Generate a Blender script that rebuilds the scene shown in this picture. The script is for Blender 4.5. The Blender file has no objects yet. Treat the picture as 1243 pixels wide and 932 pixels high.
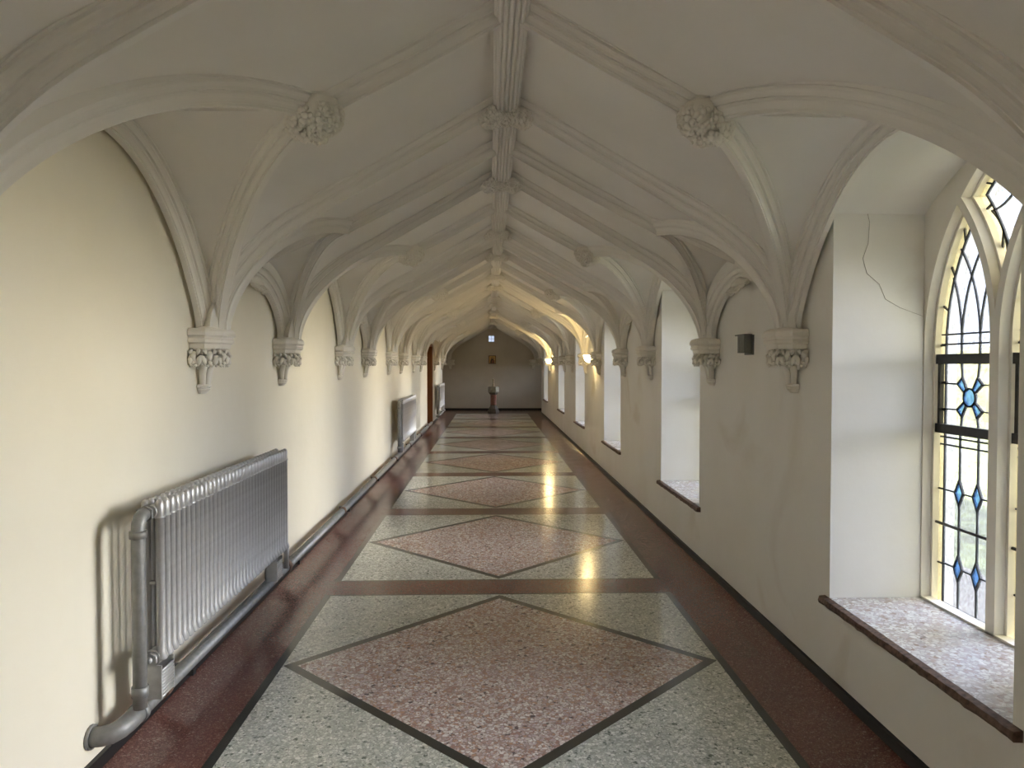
import bpy, bmesh, math, random
from mathutils import Vector, Matrix, noise
random.seed(7)
PI = math.pi
scn = bpy.context.scene
COL = scn.collection

# ------------------------------------------------------------------ helpers
class MB:
    """collects vertices and faces, then links them as one mesh object"""
    def __init__(s): s.v = []; s.f = []; s.m = []; s.sm = []
    def add(s, verts, faces, mi=0, smooth=False):
        b = len(s.v); s.v += [tuple(p) for p in verts]
        for f in faces:
            s.f.append(tuple(b + i for i in f)); s.m.append(mi); s.sm.append(smooth)
    def box(s, x0, x1, y0, y1, z0, z1, mi=0):
        v = [(x, y, z) for x in (x0, x1) for y in (y0, y1) for z in (z0, z1)]
        s.add(v, [(0, 1, 3, 2), (4, 6, 7, 5), (0, 4, 5, 1), (2, 3, 7, 6), (0, 2, 6, 4), (1, 5, 7, 3)], mi)
    def tube(s, pts, r, n=8, closed=False, mi=0, smooth=True, flat=(1, 1), up=None, caps=True):
        pts = [Vector(p) for p in pts]; k = len(pts)
        rs = r if isinstance(r, (list, tuple)) else [r] * k
        ref = Vector(up) if up else None
        verts = []; prev = None
        for i, p in enumerate(pts):
            a = pts[i - 1] if (i > 0 or closed) else p
            b = pts[(i + 1) % k] if (i < k - 1 or closed) else p
            t = (b - a).normalized()
            if ref is not None:
                x = ref - t * ref.dot(t)
            elif prev is None:
                x = Vector((0, 0, 1)) if abs(t.z) < .9 else Vector((1, 0, 0)); x = x - t * x.dot(t)
            else:
                x = prev - t * prev.dot(t)
            x.normalize(); prev = x; y = t.cross(x)
            for j in range(n):
                an = 2 * PI * j / n
                verts.append(p + x * (math.cos(an) * rs[i] * flat[0]) + y * (math.sin(an) * rs[i] * flat[1]))
        faces = []
        for i in range(k if closed else k - 1):
            for j in range(n):
                faces.append((i * n + j, i * n + (j + 1) % n, ((i + 1) % k) * n + (j + 1) % n, ((i + 1) % k) * n + j))
        s.add(verts, faces, mi, smooth)
        if not closed and caps:
            b = len(s.v) - len(verts)
            s.f.append(tuple(b + j for j in range(n))); s.m.append(mi); s.sm.append(False)
            s.f.append(tuple(b + (k - 1) * n + j for j in range(n))); s.m.append(mi); s.sm.append(False)
    def lathe(s, prof, n=20, c=(0, 0), mi=0, smooth=True, a0=0.0, sq=None):
        verts = []
        for (r, z) in prof:
            for j in range(n):
                an = a0 + 2 * PI * j / n
                verts.append((c[0] + r * math.cos(an), c[1] + r * math.sin(an), z))
        faces = []
        for i in range(len(prof) - 1):
            for j in range(n):
                faces.append((i * n + j, i * n + (j + 1) % n, (i + 1) * n + (j + 1) % n, (i + 1) * n + j))
        faces.append(tuple(range(n))); faces.append(tuple((len(prof) - 1) * n + j for j in range(n)))
        s.add(verts, faces, mi, smooth)
    def ball(s, c, r, n=8, mi=0, sc=(1, 1, 1)):
        prof = [(max(1e-4, math.sin(PI * i / n)) * r, -math.cos(PI * i / n) * r) for i in range(n + 1)]
        b = MB(); b.lathe(prof, n + 2)
        s.add([(c[0] + p[0] * sc[0], c[1] + p[1] * sc[1], c[2] + p[2] * sc[2]) for p in b.v], b.f, mi, True)
    def build(s, name, mats, parent=None, fix=True):
        me = bpy.data.meshes.new(name)
        me.from_pydata(s.v, [], s.f)
        for m in (mats if isinstance(mats, (list, tuple)) else [mats]): me.materials.append(m)
        me.polygons.foreach_set('material_index', s.m); me.polygons.foreach_set('use_smooth', s.sm)
        if fix:
            bm = bmesh.new(); bm.from_mesh(me)
            bmesh.ops.recalc_face_normals(bm, faces=bm.faces); bm.to_mesh(me); bm.free()
        me.update()
        o = bpy.data.objects.new(name, me); COL.objects.link(o)
        if parent is not None: o.parent = parent
        return o

def tag(o, label, cat, group=None, kind=None):
    o['label'] = label; o['category'] = cat
    if group: o['group'] = group
    if kind: o['kind'] = kind
    return o
def thing(name, label, cat, loc=(0, 0, 0), rz=0.0, group=None, kind=None):
    o = bpy.data.objects.new(name, None); COL.objects.link(o)
    o.location = loc; o.rotation_euler = (0, 0, rz)
    return tag(o, label, cat, group, kind)
KIDS = {}
def kids(o): return [c for c in bpy.data.objects if c.parent == o]
def dup(root, loc, rz=0.0, label=None, rot=None):
    r = root.copy(); COL.objects.link(r); r.location = loc
    r.rotation_euler = rot if rot else (0, 0, rz)
    if label: r['label'] = label
    for c in KIDS.setdefault(root.name, kids(root)):
        d = c.copy(); COL.objects.link(d); d.parent = r
        for g in KIDS.setdefault(c.name, kids(c)):
            e = g.copy(); COL.objects.link(e); e.parent = d
    return r
ORD = ['first', 'second', 'third', 'fourth', 'fifth', 'sixth', 'seventh', 'eighth', 'ninth', 'tenth', 'eleventh', 'twelfth', 'thirteenth']

def plate(name, loops, w0, w1, mats, parent=None, axis='X'):
    """a slab with holes: loops are outlines in the slab's plane, w0..w1 its thickness"""
    cu = bpy.data.curves.new(name + '_outline', 'CURVE'); cu.dimensions = '2D'; cu.fill_mode = 'BOTH'
    cu.extrude = abs(w1 - w0) / 2
    for lp in loops:
        sp = cu.splines.new('POLY'); sp.points.add(len(lp) - 1); sp.use_cyclic_u = True
        for p, q in zip(sp.points, lp): p.co = (q[0], q[1], 0, 1)
    ob = bpy.data.objects.new(name + '_outline', cu); COL.objects.link(ob)
    dg = bpy.context.evaluated_depsgraph_get(); dg.update()
    me = bpy.data.meshes.new_from_object(ob.evaluated_get(dg))
    bpy.data.objects.remove(ob); bpy.data.curves.remove(cu)
    mid = (w0 + w1) / 2
    for v in me.vertices:
        a, b, c = v.co
        v.co = (mid + c, a, b) if axis == 'X' else (a, mid + c, b)
    me.materials.clear()
    for m in (mats if isinstance(mats, (list, tuple)) else [mats]): me.materials.append(m)
    bm = bmesh.new(); bm.from_mesh(me)
    bmesh.ops.remove_doubles(bm, verts=bm.verts, dist=1e-5)
    bmesh.ops.recalc_face_normals(bm, faces=bm.faces); bm.to_mesh(me); bm.free()
    for p in me.polygons: p.use_smooth = False; p.material_index = 0
    me.name = name
    o = bpy.data.objects.new(name, me); COL.objects.link(o)
    if parent is not None: o.parent = parent
    return o

# ------------------------------------------------------------------ materials
def mat(name):
    m = bpy.data.materials.new(name); m.use_nodes = True
    nt = m.node_tree; nt.nodes.clear()
    out = nt.nodes.new('ShaderNodeOutputMaterial')
    return m, nt, out
def N(nt, t, **kw):
    n = nt.nodes.new('ShaderNode' + t)
    for k, v in kw.items(): setattr(n, k, v)
    return n
def principled(nt, out, rough=.5, metal=0., spec=.5):
    b = N(nt, 'BsdfPrincipled'); b.inputs['Roughness'].default_value = rough
    b.inputs['Metallic'].default_value = metal
    b.inputs['Specular IOR Level'].default_value = spec
    nt.links.new(b.outputs[0], out.inputs[0]); return b
def coords(nt, scale=1.0):
    tc = N(nt, 'TexCoord'); mp = N(nt, 'Mapping'); mp.inputs['Scale'].default_value = (scale,) * 3 if not isinstance(scale, tuple) else scale
    nt.links.new(tc.outputs['Object'], mp.inputs[0]); return mp.outputs[0]
def ramp(nt, src, stops, interp='LINEAR'):
    r = N(nt, 'ValToRGB'); r.color_ramp.interpolation = interp
    els = r.color_ramp.elements
    while len(els) > 1: els.remove(els[-1])
    els[0].position = stops[0][0]; els[0].color = (*stops[0][1], 1)
    for p, c in stops[1:]:
        e = els.new(p); e.color = (*c, 1)
    nt.links.new(src, r.inputs[0]); return r.outputs[0]
def mixc(nt, fac, a, b, blend='MIX'):
    m = N(nt, 'Mix', data_type='RGBA', blend_type=blend)
    if hasattr(fac, 'links'): nt.links.new(fac, m.inputs[0])
    else: m.inputs[0].default_value = fac
    for s, i in ((a, 6), (b, 7)):
        if hasattr(s, 'links'): nt.links.new(s, m.inputs[i])
        else: m.inputs[i].default_value = (*s, 1)
    return m.outputs[2]
def bump(nt, b, h, strength=.2, dist=.01):
    n = N(nt, 'Bump'); n.inputs['Strength'].default_value = strength; n.inputs['Distance'].default_value = dist
    nt.links.new(h, n.inputs['Height']); nt.links.new(n.outputs[0], b.inputs['Normal'])

def plaster(name, base, dirt, rough=.55, spec=.3, stain=None, bmp=.22):
    m, nt, out = mat(name); b = principled(nt, out, rough, 0, spec)
    co = coords(nt)
    n1 = N(nt, 'TexNoise'); n1.inputs['Scale'].default_value = 1.7; n1.inputs['Detail'].default_value = 6
    nt.links.new(co, n1.inputs[0])
    c = ramp(nt, n1.outputs[0], [(.35, dirt), (.62, base)])
    if stain:
        n3 = N(nt, 'TexNoise'); n3.inputs['Scale'].default_value = .9; n3.inputs['Detail'].default_value = 5; n3.inputs['Distortion'].default_value = 1.2
        nt.links.new(co, n3.inputs[0])
        f = ramp(nt, n3.outputs[0], [(.60, (0, 0, 0)), (.72, (.35,) * 3)])
        c = mixc(nt, f, c, stain)
    nt.links.new(c, b.inputs['Base Color'])
    n2 = N(nt, 'TexNoise'); n2.inputs['Scale'].default_value = 9; n2.inputs['Detail'].default_value = 8
    nt.links.new(co, n2.inputs[0]); bump(nt, b, n2.outputs[0], bmp, .01)
    return m

M = {}
M['wall'] = plaster('wall_paint', (.84, .795, .665), (.81, .765, .63), .42, .4)
M['wall_r'] = plaster('window_wall_paint', (.80, .785, .745), (.76, .74, .685), .5, .3, (.50, .42, .30))
M['wall_e'] = plaster('end_wall_dimmed_paint', (.60, .55, .465), (.55, .50, .42), .6, .25)  # end wall's dim light put into the colour, darker than the other walls
M['vault'] = plaster('vault_paint', (.79, .765, .715), (.75, .725, .67), .6, .25, None, .05)
M['stone'] = plaster('painted_stone', (.84, .81, .74), (.74, .70, .62), .5, .3)
M['carve'] = plaster('carved_plaster', (.81, .78, .71), (.72, .68, .60), .6, .25)

def terrazzo(name, stops, scale, edge_col, rough=.16, bumpy=False):
    m, nt, out = mat(name); b = principled(nt, out, rough, 0, .5)
    co = coords(nt)
    wn = N(nt, 'TexNoise'); wn.inputs['Scale'].default_value = scale * .6; nt.links.new(co, wn.inputs[0])
    wm = mixc(nt, .012, co, wn.outputs[1], 'ADD')
    v = N(nt, 'TexVoronoi', feature='F1'); v.inputs['Scale'].default_value = scale; nt.links.new(wm, v.inputs[0])
    sep = N(nt, 'SeparateColor'); nt.links.new(v.outputs['Color'], sep.inputs[0])
    c = ramp(nt, sep.outputs[0], stops, 'CONSTANT')
    e = N(nt, 'TexVoronoi', feature='DISTANCE_TO_EDGE'); e.inputs['Scale'].default_value = scale; nt.links.new(wm, e.inputs[0])
    ef = ramp(nt, e.outputs['Distance'], [(.03, (0, 0, 0)), (.13, (1, 1, 1))])
    c = mixc(nt, ef, edge_col, c)
    # a second, smaller generation of chips between the large ones
    v2 = N(nt, 'TexVoronoi', feature='F1'); v2.inputs['Scale'].default_value = scale * 2.3; nt.links.new(co, v2.inputs[0])
    s2 = N(nt, 'SeparateColor'); nt.links.new(v2.outputs['Color'], s2.inputs[0])
    c2 = ramp(nt, s2.outputs[1], stops, 'CONSTANT')
    pk = ramp(nt, s2.outputs[2], [(.0, (0, 0, 0)), (.68, (.8,) * 3)], 'CONSTANT')
    c = mixc(nt, pk, c, c2)
    big = N(nt, 'TexNoise'); big.inputs['Scale'].default_value = 1.3; big.inputs['Detail'].default_value = 3; nt.links.new(co, big.inputs[0])
    g = ramp(nt, big.outputs[0], [(.3, (.86,) * 3), (.7, (1.0,) * 3)])
    c = mixc(nt, 1.0, c, g, 'MULTIPLY')
    nt.links.new(c, b.inputs['Base Color'])
    rn = N(nt, 'TexNoise'); rn.inputs['Scale'].default_value = 3.5; rn.inputs['Detail'].default_value = 5; nt.links.new(co, rn.inputs[0])
    mr = N(nt, 'MapRange'); mr.inputs[3].default_value = rough * .75; mr.inputs[4].default_value = rough * 1.35
    nt.links.new(rn.outputs[0], mr.inputs[0]); nt.links.new(mr.outputs[0], b.inputs['Roughness'])
    return m
M['grey'] = terrazzo('grey_terrazzo', [(0, (0.496, 0.506, 0.444)), (.16, (0.715, 0.715, 0.642)), (.34, (0.414, 0.424, 0.372)), (.5, (0.606, 0.617, 0.544)), (.7, (0.854, 0.854, 0.781)), (.84, (0.168, 0.189, 0.157)), (.9, (0.551, 0.561, 0.488))], 62, (0.415, 0.425, 0.383))
M['pink'] = terrazzo('pink_terrazzo', [(0, (0.500, 0.357, 0.317)), (.15, (0.752, 0.671, 0.630)), (.30, (0.415, 0.253, 0.213)), (.42, (0.638, 0.517, 0.486)), (.56, (0.863, 0.803, 0.762)), (.70, (0.508, 0.305, 0.214)), (.80, (0.588, 0.467, 0.467)), (.90, (0.127, 0.097, 0.097)), (.94, (0.668, 0.567, 0.526))], 52, (0.340, 0.259, 0.234))
M['red'] = terrazzo('red_terrazzo', [(0, (.165, .068, .056)), (.3, (.21, .088, .072)), (.55, (.13, .050, .043)), (.78, (.26, .125, .10)), (.92, (.33, .20, .165))], 110, (.115, .047, .040), .2)
M['sill'] = terrazzo('sill_terrazzo', [(0, (0.474, 0.434, 0.422)), (.2, (0.617, 0.594, 0.594)), (.4, (0.396, 0.333, 0.316)), (.55, (0.679, 0.668, 0.668)), (.75, (0.455, 0.409, 0.409)), (.88, (0.318, 0.238, 0.204)), (.94, (0.556, 0.528, 0.522))], 45, (0.389, 0.366, 0.366), .25)
m, nt, out = mat('black_terrazzo'); b = principled(nt, out, .2, 0, .5); b.inputs['Base Color'].default_value = (.030, .031, .028, 1); M['black'] = m
m, nt, out = mat('black_skirting_paint'); b = principled(nt, out, .45, 0, .4); b.inputs['Base Color'].default_value = (.009, .009, .010, 1); M['skirt'] = m

def simple(name, col, rough=.5, metal=0., var=.15, scale=20, spec=.5):
    m, nt, out = mat(name); b = principled(nt, out, rough, metal, spec)
    co = coords(nt); n1 = N(nt, 'TexNoise'); n1.inputs['Scale'].default_value = scale; n1.inputs['Detail'].default_value = 5
    nt.links.new(co, n1.inputs[0])
    c = ramp(nt, n1.outputs[0], [(.3, tuple(x * (1 - var) for x in col)), (.7, tuple(min(1, x * (1 + var)) for x in col))])
    nt.links.new(c, b.inputs['Base Color']); bump(nt, b, n1.outputs[0], .1, .004)
    return m
M['silver'] = simple('silver_paint', (.50, .50, .50), .40, .4, .10, 30)
M['pipe'] = simple('dull_pipe_paint', (.24, .24, .235), .48, .25, .15, 30)
M['rust'] = simple('rusty_iron', (.17, .105, .075), .7, .2, .3, 40)
M['iron'] = simple('dark_iron', (.035, .036, .040), .45, .3, .2, 40)
M['lead'] = simple('lead_came', (.014, .014, .016), .5, .2, .2, 40)
M['nosing'] = simple('chipped_nosing', (.115, .070, .050), .8, 0, .6, 45)
M['greybox'] = simple('grey_fitting', (.14, .145, .14), .45, .3, .15, 25)
M['fontstone'] = simple('font_stone', (.30, .29, .24), .7, 0, .25, 14)
M['marble'] = simple('red_marble', (.20, .075, .050), .35, 0, .45, 22)
M['darkstone'] = simple('dark_stone', (.10, .085, .070), .6, 0, .3, 18)
M['brass'] = simple('aged_brass', (.30, .26, .17), .5, .4, .2, 30)
M['crack'] = simple('crack_shadow', (.34, .30, .25), .8, 0, .2, 40)
M['white'] = simple('white_board', (.72, .72, .70), .5, 0, .06, 12)
M['gold'] = simple('gold_ground', (.55, .34, .12), .45, .1, .3, 30)
M['fig'] = simple('dark_figure_paint', (.022, .012, .010), .5, 0, .4, 30)
M['figred'] = simple('red_brown_paint', (.16, .035, .018), .5, 0, .3, 30)
m, nt, out = mat('varnished_wood'); b = principled(nt, out, .35, 0, .5); M['wood'] = m
w = N(nt, 'TexWave', wave_type='BANDS', bands_direction='X'); w.inputs['Scale'].default_value = 9; w.inputs['Distortion'].default_value = 6; w.inputs['Detail'].default_value = 3
nt.links.new(coords(nt, (1, 1, .12)), w.inputs[0])
nt.links.new(ramp(nt, w.outputs[0], [(.2, (.22, .085, .028)), (.8, (.34, .14, .05))]), b.inputs['Base Color'])

def glass(name, col, lo=.8, trans=.25, scale=90):
    m, nt, out = mat(name)
    co = coords(nt, (1, 1, .55))
    n1 = N(nt, 'TexNoise'); n1.inputs['Scale'].default_value = scale; n1.inputs['Detail'].default_value = 2; n1.inputs['Distortion'].default_value = .6
    nt.links.new(co, n1.inputs[0])
    c = ramp(nt, n1.outputs[0], [(.32, tuple(x * lo for x in col)), (.6, col)])
    t = N(nt, 'BsdfTransparent'); nt.links.new(c, t.inputs[0])
    d = N(nt, 'BsdfTranslucent'); nt.links.new(c, d.inputs[0])
    mx = N(nt, 'MixShader'); mx.inputs[0].default_value = trans * .3
    nt.links.new(t.outputs[0], mx.inputs[1]); nt.links.new(d.outputs[0], mx.inputs[2])
    g = N(nt, 'BsdfGlossy'); g.inputs['Roughness'].default_value = .12
    bp = N(nt, 'Bump'); bp.inputs['Strength'].default_value = .5; bp.inputs['Distance'].default_value = .01
    nt.links.new(n1.outputs[0], bp.inputs['Height']); nt.links.new(bp.outputs[0], g.inputs['Normal'])
    m2 = N(nt, 'MixShader'); m2.inputs[0].default_value = .05
    nt.links.new(mx.outputs[0], m2.inputs[1]); nt.links.new(g.outputs[0], m2.inputs[2])
    nt.links.new(m2.outputs[0], out.inputs[0])
    return m
M['clear'] = glass('clear_cathedral_glass', (.90, .90, .93), .62)
M['amber'] = glass('pale_amber_glass', (.93, .80, .47), .8)
M['blue'] = glass('blue_glass', (.16, .36, .72), .75)
M['plain'] = glass('plain_glass', (.95, .96, .97), .95, .1)

def emit(name, col, st):
    m, nt, out = mat(name); e = N(nt, 'Emission'); e.inputs[0].default_value = (*col, 1); e.inputs[1].default_value = st
    nt.links.new(e.outputs[0], out.inputs[0]); return m
M['bulb'] = emit('lamp_glow', (1.0, .72, .30), 26.0)
M['grass'] = simple('lawn_grass', (.13, .148, .062), .9, 0, .5, 3, .1)
M['hedge'] = simple('hedge_leaves', (.13, .13, .045), .8, 0, .7, 4, .2)

# ------------------------------------------------------------------ layout (metres; X across, Y along, Z up)
W = 1.55                       # half width of the corridor
WIDE = [(-5.08, -3.08), (-1.64, .36), (1.80, 3.80), (5.22, 7.22), (8.66, 10.66), (12.10, 14.10), (15.53, 17.53), (19.40, 22.30)]
NARR = [(-3.08, -1.64), (.36, 1.80), (3.80, 5.22), (7.22, 8.66), (10.66, 12.10), (14.10, 15.53), (17.53, 19.40), (22.30, 24.96)]
FEET = [1.80, 3.80, 5.22, 7.22, 8.66, 10.66, 12.10, 14.10, 15.53, 17.53, 19.40, 22.30]
YB, YE = -5.12, 25.0
ZS = 1.72                      # springing of the vault
WIN = [(-4.08, .62, .44), (-.64, .62, .44), (2.79, .61, .44), (6.20, .63, .455), (9.63, .65, .475), (13.08, .66, .49), (16.51, .69, .515), (21.08, .74, .53)]
VX = .022                      # the crest of the vault stands a little off the floor's centre line
def z_wall_wide(q): return ZS + .725 * max(0, 1 - q * q) ** .80      # q = 0 at the crown .. 1 at the springing
def z_wall_nar(q): return ZS + .35 * max(0, 1 - q * q) ** .62

def c_wall(bay, wide, half):
    c = (bay[0] + bay[1]) / 2; S = (bay[1] - bay[0]) / 2
    zf = z_wall_wide if wide else z_wall_nar
    return lambda t: (1.515, c + half * (S - .085) * (1 - t), zf(1 - t))
def c_tier(bay, wide, half):
    c = (bay[0] + bay[1]) / 2; S = (bay[1] - bay[0]) / 2
    uB, zB, p = (.73, 2.462, .64) if wide else (.95, 2.345, .64)
    return lambda t: (1.44 + (uB - 1.44) * t, c + half * (S - .055) * (1 - t), ZS + (zB - ZS) * max(0, 1 - (1 - t) ** 2) ** p)
def c_trans(y):
    # a curved haunch, then straight to the ridge
    def f(t):
        if t < .45:
            q = t / .45; a, b, c, d = (1 - q) ** 3, 3 * q * (1 - q) ** 2, 3 * q * q * (1 - q), q ** 3
            return (1.43 * (a + b) + 1.2 * c + d, y, ZS * a + 1.96 * b + 2.175 * c + 2.29 * d)
        u = 1.0 * (1 - (t - .45) / .55); return (u, y, 2.865 - .575 * u)
    return f

def outline(c, t0, n, pw=1.8):
    return [Vector(c(t0 + (1 - t0) * (i / (n - 1)) ** pw)) for i in range(n)]
def frames(pts):
    """unit normals pointing away from the room, in the vertical plane of the rib"""
    out = []
    k = len(pts)
    for i, p in enumerate(pts):
        t = (pts[min(i + 1, k - 1)] - pts[max(i - 1, 0)]).normalized()
        d = pts[-1] - pts[0]; pl = Vector((d.x, d.y, 0))
        if pl.length < 1e-6: pl = Vector((1, 0, 0))
        pl.normalize(); s = Vector((-pl.y, pl.x, 0))
        nn = s.cross(t).normalized()
        ref = Vector((p.x, 0, max(.15, p.z - 1.6)))
        if nn.z < -1e-3 or (abs(nn.z) <= 1e-3 and nn.dot(pl) > 0): nn = -nn
        out.append((s, nn))
    return out
_half = [(.062, .150), (.062, .080), (.050, .080), (.050, .070), (.0455, .066), (.041, .058), (.039, .048), (.028, .048), (.028, .038), (.0235, .034), (.0200, .026), (.0185, .016), (.0185, .010), (.0130, .010), (.0130, 0)]
PROF = [(-a, h) for a, h in _half] + [(a, h) for a, h in reversed(_half)]
SMALL = [(a * .55, h * .55 + .038) for a, h in PROF]
REED = [(-.066, .13), (-.066, .03), (-.060, .022), (-.053, .022)] + [(-.042 + .021 * i + dx, hz) for i in range(5) for dx, hz in ((-.0095, .016), (-.007, .006), (0, .001), (.007, .006), (.0095, .016))] + [(.053, .022), (.060, .022), (.066, .03), (.066, .13)]
def sweep(mb, pts, prof, sx, dx=VX):
    fr = frames(pts); k = len(prof); v = []
    for p, (s, nn) in zip(pts, fr):
        for a, h in prof:
            q = p + s * a + nn * h; v.append((q.x * sx + dx, q.y, q.z))
    f = [(i * k + j, i * k + (j + 1) % k, (i + 1) * k + (j + 1) % k, (i + 1) * k + j) for i in range(len(pts) - 1) for j in range(k)]
    f += [tuple(range(k)), tuple((len(pts) - 1) * k + j for j in range(k))]
    mb.add(v, f, 0, False)
OFF = .078
def weboff(pts):
    return [p + nn * OFF for p, (s, nn) in zip(pts, frames(pts))]

# ------------------------------------------------------------------ vault: webs (one ceiling) and ribs
NW = 22
ceil = MB()
def loft(a, b, sx):
    k = len(a); v = []; mid = 3
    for i in range(k):
        for j in range(mid + 1):
            q = a[i].lerp(b[i], j / mid); v.append((q.x * sx + VX, q.y, q.z))
    f = [(i * (mid + 1) + j, i * (mid + 1) + j + 1, (i + 1) * (mid + 1) + j + 1, (i + 1) * (mid + 1) + j) for i in range(k - 1) for j in range(mid)]
    ceil.add(v, f, 0, True)
TRIM = [0]
def trim(mb, label, group):
    TRIM[0] += 1
    o = mb.build('trim_%d' % TRIM[0], M['vault'])
    return tag(o, label, 'vault rib', group, 'structure')
def foot_t0(sx, y, c):
    """where the foot of a rib starts: above the doorway head there is no corbel"""
    if sx < 0 and abs(y - 17.53) < .01:
        for i in range(200):
            if c(i / 200)[2] > 2.10: return i / 200
        return .995
    return 0.0
for wide, bays in ((True, WIDE), (False, NARR)):
    for bi, bay in enumerate(bays):
        c = (bay[0] + bay[1]) / 2
        uB, zB = (.73, 2.462) if wide else (.95, 2.345)
        for sx in (-1, 1):
            for half in (-1, 1):
                yf = bay[0] if half < 0 else bay[1]
                cw, ct, cr = c_wall(bay, wide, half), c_tier(bay, wide, half), c_trans(yf)
                tw, tt = foot_t0(sx, yf, cw), foot_t0(sx, yf, ct)
                pw = weboff(outline(cw, tw, NW)); pw = [Vector((1.60, p.y, p.z)) for p in pw]
                pt = weboff(outline(ct, tt, NW))
                loft(pw, pt, sx)
                # main cell: tierceron + rafter against the transverse arch
                nr = 8
                raf = [Vector((uB * (1 - i / nr), c, zB + OFF + (2.865 + .082 - zB - OFF) * i / nr)) for i in range(1, nr + 1)]
                tr0 = foot_t0(sx, yf, cr)
                fine = [Vector(cr(tr0 + (1 - tr0) * i / 200)) for i in range(201)]
                fo = weboff(fine); fo[-1] = Vector((0, yf, 2.865 + .082))
                us = [p.x for p in pt] + [p.x for p in raf]
                u0 = fo[0].x; ua = pt[0].x; pr = []
                for i, uu in enumerate(us):
                    tgt = uB + (u0 - uB) * (uu - uB) / (ua - uB) if (i < NW and abs(ua - uB) > 1e-6) else uu
                    # point of the transverse line at that distance out
                    best = min(range(201), key=lambda q: abs(fo[q].x - tgt)) if i < NW + nr - 1 else 200
                    pr.append(fo[best] if tgt <= u0 else fo[0])
                pr[0] = fo[0]
                loft(pt + raf, pr, sx)
        # the seam of the two lateral cells is their shared crown line; ribs next
        if bay[1] < 1.0: continue
        nm = ('window' if wide else 'blank') + ' bay'
        for sx in (-1, 1):
            side = 'radiator' if sx < 0 else 'window'
            for half in (-1, 1):
                yf = bay[0] if half < 0 else bay[1]
                end = 'entrance' if half < 0 else 'far'
                for cf, what in ((c_wall, 'wall rib hugging the top of the'), (c_tier, 'curved diagonal rib springing from the')):
                    cc = cf(bay, wide, half); t0 = foot_t0(sx, yf, cc)
                    if t0 > .9: continue
                    mb = MB(); sweep(mb, outline(cc, t0, 26), PROF, sx, VX if cf is c_tier else 0)
                    trim(mb, 'white moulded %s %s wall at the %s end of %s %s' % (what, side, end, ORD[bi] if True else '', nm), 'vault ribs')
            mb = MB(); sweep(mb, [Vector((uB - .0, c, zB)), Vector((uB * .5, c, (zB + 2.838) / 2)), Vector((.03, c, 2.838))], PROF, sx)
            trim(mb, 'white straight rafter rib above %s wall in the %s %s' % (side, ORD[bi], nm), 'vault ribs')
            za = z_wall_wide(0) if wide else z_wall_nar(0)
            mb = MB(); sweep(mb, [Vector((1.55, c, za + .01)), Vector((uB - .01, c, zB + .005))], SMALL, sx)
            trim(mb, 'small white crown rib running to the %s wall in the %s %s' % (side, ORD[bi], nm), 'vault ribs')
for i, y in enumerate(FEET + [24.92]):
    for sx in (-1, 1):
        cc = c_trans(y); mb = MB(); t0 = foot_t0(sx, y, cc)
        pts = [Vector(cc(t0 + (1 - t0) * k / 34)) for k in range(35)]
        sweep(mb, pts, PROF, sx)
        trim(mb, 'white moulded transverse rib rising from %s wall to the ridge, %s from the entrance end' % ('radiator' if sx < 0 else 'window', ORD[i]), 'vault ribs')
mb = MB(); v = []; k = len(REED)
for y in (.4, YE - .01):
    v += [(a + VX, y, 2.832 + h) for a, h in REED]
mb.add(v, [(j, (j + 1) % k, k + (j + 1) % k, k + j) for j in range(k)] + [tuple(range(k)), tuple(range(k, 2 * k))])
trim(mb, 'white reeded ridge rib running along the crest of the whole vault', 'vault ribs')
co = ceil.build('ceiling', M['vault'], fix=False)
tag(co, 'off-white ribbed plaster vault over the whole corridor', 'ceiling', None, 'structure')
mb = MB(); mb.box(-3.4, 3.6, YB - .3, YE + .4, 3.12, 3.3)
roof = mb.build('ceiling_slab', M['vault']); tag(roof, 'plain slab closing the space above the ribbed vault', 'roof', None, 'structure')

# ------------------------------------------------------------------ floor
fl = MB()
def poly(pts, mi): fl.add([(x, y, 0) for x, y in pts], [tuple(range(len(pts)))], mi)
HX, HY, D0, D1, T = 1.13, 1.14, 1.128, 1.056, .023
P0, PER = 3.765, 2.629
prev_end = YB
for k in range(-3, 8):
    cy = P0 + PER * k
    if cy - HY - T < YB: continue
    def R(x0, x1, y0, y1, mi): poly([(x0, y0), (x1, y0), (x1, y1), (x0, y1)], mi)
    for sx in (-1, 1):
        for sy in (-1, 1):
            poly([(sx * HX, cy + sy * HY), (0, cy + sy * HY), (0, cy + sy * D0), (sx * D0, cy), (sx * HX, cy)], 0)
            poly([(0, cy + sy * D0), (sx * D0, cy), (sx * D1, cy), (0, cy + sy * D1)], 3)
    poly([(0, cy - D1), (D1, cy), (0, cy + D1), (-D1, cy)], 1)
    a, b = cy - HY - T, cy + HY + T
    for sx in (-1, 1): R(min(sx * HX, sx * (HX + .043)), max(sx * HX, sx * (HX + .043)), a, b, 3)
    R(-HX, HX, a, a + T, 3); R(-HX, HX, b - T, b, 3)
    R(-HX - .043, HX + .043, prev_end, a, 2); prev_end = b
R(-HX - .043, HX + .043, prev_end, YE, 2)
XE = HX + .043
for sx in (-1, 1):
    cs = [(XE, 0), (1.385, 0), (1.42, .002), (1.46, .007), (1.50, .016), (1.56, .034)]
    v = []
    for x, z in cs: v += [(sx * x, YB, z), (sx * x, 22.9, z)]
    fl.add(v, [(2 * i, 2 * i + 1, 2 * i + 3, 2 * i + 2) for i in range(len(cs) - 1)], 2, True)
    R(min(sx * XE, sx * 3.3), max(sx * XE, sx * 3.3), 22.9, YE + .1, 2)
R(-2.6, -1.5, 17.2, 19.3, 2)
flo = fl.build('floor', [M['grey'], M['pink'], M['red'], M['black']], fix=False)
for p in flo.data.polygons:
    if p.normal.z < 0: p.flip()
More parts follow.
